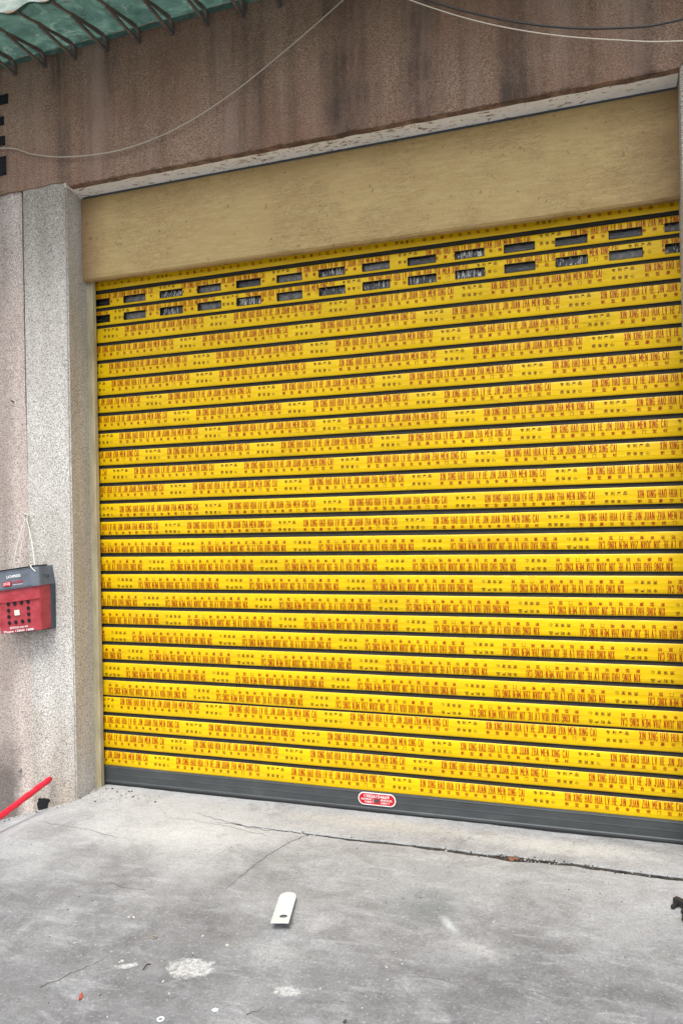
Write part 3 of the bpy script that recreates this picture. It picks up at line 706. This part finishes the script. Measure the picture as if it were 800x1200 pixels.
# ---------------------------------------------------------------- cables
def cable(name, pts, rad, mat, label, cat='cable', n=14):
    bm = bmesh.new(); tube(bm, spline(pts, n), rad, 6); return tag(obj(name, bm, mat, smooth=True), label, cat)
cable('cable', [(-3.6, -.262, 3.46), (-2.995, -.262, 3.424), (-2.78, -.265, 3.352), (-2.56, -.27, 3.298), (-2.252, -.27, 3.278), (-1.958, -.27, 3.318), (-1.677, -.27, 3.413), (-1.408, -.275, 3.542), (-1.065, -.28, 3.735), (-.7, -.29, 3.96), (-.3, -.30, 4.25)], .0030, MT['wire_mid'], 'pale grey cable sagging in a long curve across the brown wall, left of the others')
cable('cable', [(-1.5, -.6, 4.05), (-.95, -.6, 3.63), (-.677, -.6, 3.445), (-.412, -.6, 3.298), (-.162, -.6, 3.192), (.076, -.6, 3.117), (.301, -.6, 3.063), (.8, -.6, 2.99), (1.6, -.6, 3.05)], .0022, MT['wire_pale'], 'thin pale cable hanging lowest at the top right in front of the wall')
cable('cable', [(-1.5, -.6, 4.0), (-.95, -.6, 3.625), (-.609, -.6, 3.428), (-.412, -.6, 3.325), (-.161, -.6, 3.222), (.077, -.6, 3.160), (.303, -.6, 3.141), (.8, -.6, 3.2), (1.6, -.6, 3.45)], .0042, MT['wire_dark'], 'thick dark cable sagging just above the thin pale one at the top right')
o = bpy.data.objects['cable']

# ---------------------------------------------------------------- red and grey box on a cord
bx = empty('lock_box', (-2.864, -.2405, 1.022), (0, R(-7), 0)); bx.scale = (1.05, 1.05, 1.06); tag(bx, 'tilted red box with grey lid and square of black holes hung on white cord', 'box')
# local: x right, y out of the wall negative, z up; front face at y = -.10
def frus(bm, w0, w1, z0, z1, y0, yf0, yf1, xo=0, rad=.012):
    """box whose width changes from w0 at z0 to w1 at z1; rounded vertical edges"""
    rings = []
    for z, w_, yf in ((z0, w0, yf0), (z1, w1, yf1)):
        q = [(-w_/2, y0)]
        q += [(-w_/2+rad-rad*math.cos(R(a)), yf+rad-rad*math.sin(R(a))) for a in (0, 30, 60, 90)]
        q += [(w_/2-rad+rad*math.sin(R(a)), yf+rad-rad*math.cos(R(a))) for a in (0, 30, 60, 90)]
        q += [(w_/2, y0)]
        rings.append([bm.verts.new((xo+a, b, z)) for a, b in q])
    n = len(rings[0])
    for k in range(n): bm.faces.new((rings[0][k], rings[0][(k+1) % n], rings[1][(k+1) % n], rings[1][k]))
    bm.faces.new(rings[0]); bm.faces.new(rings[1][::-1])
bm = bmesh.new(); frus(bm, .250, .305, -.150, .060, -.018, -.095, -.110); body = obj('body', bm, MT['boxred'], bx)
bm = bmesh.new()
for a in ((-.142, .142, .0, .004),):
    box(bm, a[0], a[1], -.1112, -.104, a[2], a[3])
rim = obj('seam', bm, MT['boxred'], body)
bm = bmesh.new(); frus(bm, .262, .318, -.156, .062, -.002, -.030, -.034); obj('back_shell', bm, MT['boxdark'], bx)
bm = bmesh.new(); frus(bm, .318, .306, .0605, .152, -.002, -.118, -.106, 0, .016); lid = obj('lid', bm, MT['boxgrey'], bx)
bm = bmesh.new(); frus(bm, .290, .280, .1525, .160, -.010, -.098, -.094, -.014, .01); obj('top_slot', bm, MT['dark'], lid)
bm = bmesh.new()
box(bm, -.150, .120, -.1195, -.1165, .066, .0685); box(bm, -.150, .125, -.1085, -.105, .148, .151)
obj('edge_highlight', bm, MT['boxgrey'], lid)
def hole_disc(x, z, rad=.0095):
    bm = bmesh.new(); y = -.0965-(z+.150)/.21*.015
    prism(bm, [(x+rad*math.cos(a*math.pi/8), z+rad*math.sin(a*math.pi/8)) for a in range(16)], y-.0015, y+.004, 1)
    obj('speaker_hole', bm, MT['dark'], body)
for a in range(4):
    for b in range(4):
        if a in (0, 3) or b in (0, 3): hole_disc(-.060+a*.040+(3-b)*.004, -.010-b*.030)
bm = bmesh.new(); box(bm, -.018, .012, -.1045, -.098, -.068, -.042); obj('blank_sticker', bm, MT['cord'], body)
flat_text('服务热线 4006-998', -.060, .050, -.132, -.120, -.0995, 'lettering', MT['whiteink'], body)
flat_text('Phone 13800 1888', -.100, .080, -.148, -.137, -.0985, 'lettering', MT['whiteink'], body, .02)
flat_text('LICHPRESS', -.030, .055, .114, .128, -.1165, 'lettering', MT['whiteink'], lid, .03)
bm = bmesh.new(); prism(bm, [(-.030+a, .088+b) for a, b in rr(.050, .022, .006)], -.1200, -.1160, 1); obj('red_badge', bm, MT['stickerred'], lid)
flat_text('[CI]', -.048, -.012, .081, .095, -.1203, 'lettering', MT['whiteink'], lid, .02)
flat_text('长江物流', .004, .064, .086, .099, -.1186, 'lettering', MT['stickerred'], lid, .02)
flat_text('XIANGZI', .004, .064, .078, .083, -.1190, 'lettering', MT['whiteink'], lid)
bm = bmesh.new(); tube(bm, spline([(.150, -.07, .118), (.162, -.072, .112), (.172, -.06, .104), (.160, -.05, .098)]), .003, 6); obj('latch', bm, MT['boxdark'], lid)
# cord goes up to the nail
bm = bmesh.new()
nl = Vector((.0, -.020, .408)); nl = Vector((.040, -.014, .412))
tube(bm, spline([(-.040, -.06, .152), (-.004, -.045, .28), nl]), .0024, 6)
tube(bm, spline([(-.012, -.05, .152), (.010, -.03, .28), nl]), .0018, 6)
tube(bm, spline([nl, (.068, -.028, .28), (.094, -.055, .160)]), .0028, 6)
tube(bm, spline([(.094, -.06, .158), (.105, -.085, .163), (.116, -.110, .155), (.142, -.112, .128)]), .0026, 6)
tube(bm, spline([nl+Vector((-.012, 0, .004)), nl+Vector((.0, -.004, .010)), nl+Vector((.014, 0, .0)), nl+Vector((.0, -.003, -.008)), nl+Vector((-.012, 0, .004))]), .003, 6)
obj('cord', bm, MT['cord'], bx, smooth=True)
Mw = Matrix.Translation(bx.location) @ Matrix.Rotation(R(-7), 4, 'Y') @ Matrix.Diagonal((1.05, 1.05, 1.06, 1)); wp = Mw @ nl
bm = bmesh.new(); tube(bm, [(wp.x, -.236, wp.z-.001), (wp.x, -.262, wp.z+.002)], .003, 8); tube(bm, [(wp.x, -.262, wp.z+.002), (wp.x, -.2645, wp.z+.002)], .006, 8)
tag(obj('nail', bm, MT['galv']), 'small nail in the pillar edge holding the white cord', 'nail')
bm = bmesh.new(); tube(bm, [(-2.965, -.229, 2.07), (-2.965, -.25, 2.075)], .005, 8); tag(obj('nail', bm, MT['steel']), 'rusty nail stub high in the pinkish wall left of the pale pillar', 'nail')
bm = bmesh.new(); tube(bm, [(-2.96, -.229, .115), (-2.955, -.255, .12)], .010, 8); tube(bm, [(-2.955, -.255, .12), (-2.955, -.262, .122)], .005, 8); tag(obj('pipe_stub', bm, MT['galv']), 'short metal stub in the wall near the ground, left of the drain hole', 'pipe stub')

# ---------------------------------------------------------------- red wrapped pole
A, B = Vector((-2.742, -.262, .098)), Vector((-2.80, -.80, -.045))
bm = bmesh.new(); pts = []; rad = []
for k in range(41):
    t = k/40*1.35; p = A.lerp(B, t); p.z = max(p.z, gz(p.x, p.y)+.018) ; pts.append(p+Vector((.0008*math.sin(k*1.1), 0, .0008*math.cos(k*1.4)))); rad.append(.0155+.0012*math.sin(k*1.7)+(.0 if k else -.003))
tube(bm, pts, rad, 12); pole = obj('red_pole', bm, MT['pipe'], smooth=True); tag(pole, 'bright red film-wrapped pole leaning on the foot of the pillar', 'pole')

# ---------------------------------------------------------------- small things on the ground
# white plastic plate: strip with one rounded end, a hole, and a curled end
c0 = Vector((-1.134, -.975)); ax = Vector((-1.145+1.100, 0)); 
pa, pb = Vector((-1.083, -1.120)), Vector((-1.150, -.878))
d = (pb-pa).normalized(); n = Vector((d.y, -d.x)); L_ = (pb-pa).length+.004; hw = .031
pl = empty('plastic_plate', (pa.x, pa.y, gz(pa.x-.02, pa.y+.1)+.002)); tag(pl, 'white plastic plate with rounded end and round hole lying on the concrete', 'plastic plate')
def P2(s, t): return (d.x*s+n.x*t, d.y*s+n.y*t)
bm = bmesh.new()
outl = [(0, -hw), (L_-hw*1.7, -hw)]+[(L_-hw*1.7+1.7*hw*math.sin(R(a)), -hw*math.cos(R(a))) for a in range(15, 180, 15)]+[(L_-hw*1.7, hw), (0, hw)]
hc, hr = (.082, .002), .0145
hp = [(hc[0]+hr*math.cos(k*math.pi/8), hc[1]+hr*math.sin(k*math.pi/8)) for k in range(16)]
def curl(s): return .006+(.014*max(0, (.05-s)/.05)**2)
lift = .004
for z_off, rev in ((0, False), (.0035, True)):
    ov = [bm.verts.new((*P2(s, t), curl(s)+z_off+.006*(t/hw)**2)) for s, t in outl]; hv = [bm.verts.new((*P2(s, t), curl(s)+z_off)) for s, t in hp]
    es = [bm.edges.new((ov[k], ov[(k+1) % len(ov)])) for k in range(len(ov))]+[bm.edges.new((hv[k], hv[(k+1) % 16])) for k in range(16)]
    bmesh.ops.triangle_fill(bm, use_beauty=True, edges=es)
    if not rev: o0, h0 = ov, hv
    else:
        for k in range(len(ov)): bm.faces.new((o0[k], o0[(k+1) % len(ov)], ov[(k+1) % len(ov)], ov[k]))
        for k in range(16): bm.faces.new((h0[k], h0[(k+1) % 16], hv[(k+1) % 16], hv[k]))
obj('plate', bm, MT['plate'], pl)
for s, t in ((L_-.034, -.016), (L_-.038, .017)):
    bm = bmesh.new(); x, y = P2(s, t); tube(bm, [(x, y, .008), (x, y, .0128)], .0032, 8); obj('screw_hole', bm, MT['steel'], pl)
# nut, washer, scraps
def ring(bm, c, R_, r_, h, seg=20):
    lo = []
    for z in (0, h):
        lo.append([bm.verts.new((c[0]+R_*math.cos(2*math.pi*k/seg), c[1]+R_*math.sin(2*math.pi*k/seg), z+c[2])) for k in range(seg)])
        lo.append([bm.verts.new((c[0]+r_*math.cos(2*math.pi*k/seg), c[1]+r_*math.sin(2*math.pi*k/seg), z+c[2])) for k in range(seg)])
    for k in range(seg):
        m = (k+1) % seg
        bm.faces.new((lo[0][k], lo[0][m], lo[2][m], lo[2][k])); bm.faces.new((lo[1][m], lo[1][k], lo[3][k], lo[3][m])); bm.faces.new((lo[2][k], lo[2][m], lo[3][m], lo[3][k])); bm.faces.new((lo[0][m], lo[0][k], lo[1][k], lo[1][m]))
bm = bmesh.new(); ring(bm, (-1.221, -1.645, gz(-1.221, -1.645)), .011, .006, .002); tag(obj('washer', bm, MT['plate'], smooth=False), 'small pale washer lying at the bottom edge of the concrete', 'washer')
bm = bmesh.new(); ring(bm, (-1.473, -1.285, gz(-1.473, -1.285)), .010, .0045, .008, 6); tag(obj('nut', bm, MT['galv']), 'small hexagonal nut lying left of the white patch', 'nut')
def scrap(name, x, y, s, mat, label, cat, rot=0, k=3, asp=.4):
    bm = bmesh.new(); N_ = 9; top = []; c_, s_ = math.cos(rot), math.sin(rot)
    for i in range(N_+1):
        t = i/N_; wv = s*asp*math.sin(math.pi*min(.98, max(.06, t)))*(.7+.5*noise.noise(Vector((i*.7, k, 0))))
        a = (t-.5)*s*2; zz = gz(x, y)+.004+.004*math.sin(t*5+k)
        top.append([bm.verts.new((x+a*c_-b*s_, y+a*s_+b*c_, zz+(.004 if b else 0))) for b in (-wv, 0, wv)])
    for A_, B_ in zip(top, top[1:]):
        for q in range(2): bm.faces.new((A_[q], A_[q+1], B_[q+1], B_[q]))
    bmesh.ops.solidify(bm, geom=list(bm.faces), thickness=.001)
    return tag(obj(name, bm, mat), label, cat)
scrap('paper_scrap', -1.499, -1.635, .016, MT['orange'], 'crumpled orange scrap on the concrete near the lower left corner', 'scrap', 1.9)
scrap('dead_leaf', -1.40, -1.44, .016, MT['brown'], 'thin brown dried leaf on the concrete beside the white patch', 'leaf', 1.3, 5, .14)
bm = bmesh.new()
for q in range(1): stone(bm, -1.092, -1.565, .010, 0, .5)
tag(obj('pebble', bm, MT['plate']), 'white pebble on the concrete, right of the washer', 'pebble')
bm = bmesh.new(); stone(bm, -.72, -1.50, .008, 0, .7); tag(obj('pebble', bm, MT['black']), 'small black pebble on the concrete near the bottom centre', 'pebble')
bm = bmesh.new(); stone(bm, -1.31, -1.49, .006, 0, .6); tag(obj('pebble', bm, MT['grit']), 'tiny white pebble just left below the white patch', 'pebble')
bm = bmesh.new(); stone(bm, -.395, -.345, .020, 0, .35); stone(bm, -.375, -.335, .012, 0, .5)
tag(obj('mortar_lump', bm, MT['brown']), 'reddish brown broken lump lying in the long crack', 'mortar lump')
# black broken tool at the right edge
tl = empty('broken_clamp', (.235, -.62, gz(.235, -.62)-.002)); tag(tl, 'broken black plastic clamp with a ring at the right edge of the ground', 'clamp')
bm = bmesh.new()
box(bm, -.045, .050, -.012, .012, .006, .026, .003, 0, Matrix.Translation((.004, .045, .004)) @ Matrix.Rotation(R(-38), 4, 'Z')); obj('body', bm, MT['black'], tl)
bm = bmesh.new(); box(bm, -.006, .006, -.030, .004, .005, .017, .002, 0, Matrix.Translation((-.028, .055, 0)) @ Matrix.Rotation(R(-30), 4, 'Z')); obj('jaw', bm, MT['black'], tl)
bm = bmesh.new(); box(bm, -.005, .005, -.026, .004, .005, .015, .002, 0, Matrix.Translation((-.004, .030, 0)) @ Matrix.Rotation(R(-20), 4, 'Z')); obj('jaw', bm, MT['black'], tl)
bm = bmesh.new(); ring(bm, (.022, -.035, .004), .040, .031, .010, 28); obj('ring', bm, MT['black'], tl)
bm = bmesh.new(); tube(bm, [(.022, -.035, .003), (.022, -.035, .010)], .0295, 24); obj('lens', bm, MT['greenish'], tl)

# repeats of one kind share a group
for o in scene.objects:
    if o.parent is None and 'label' in o:
        gname = {'cable': 'cables across the upper wall', 'pebble': 'loose pebbles on the concrete', 'nail': 'nails in the wall'}.get(o['category'])
        if gname: o['group'] = gname
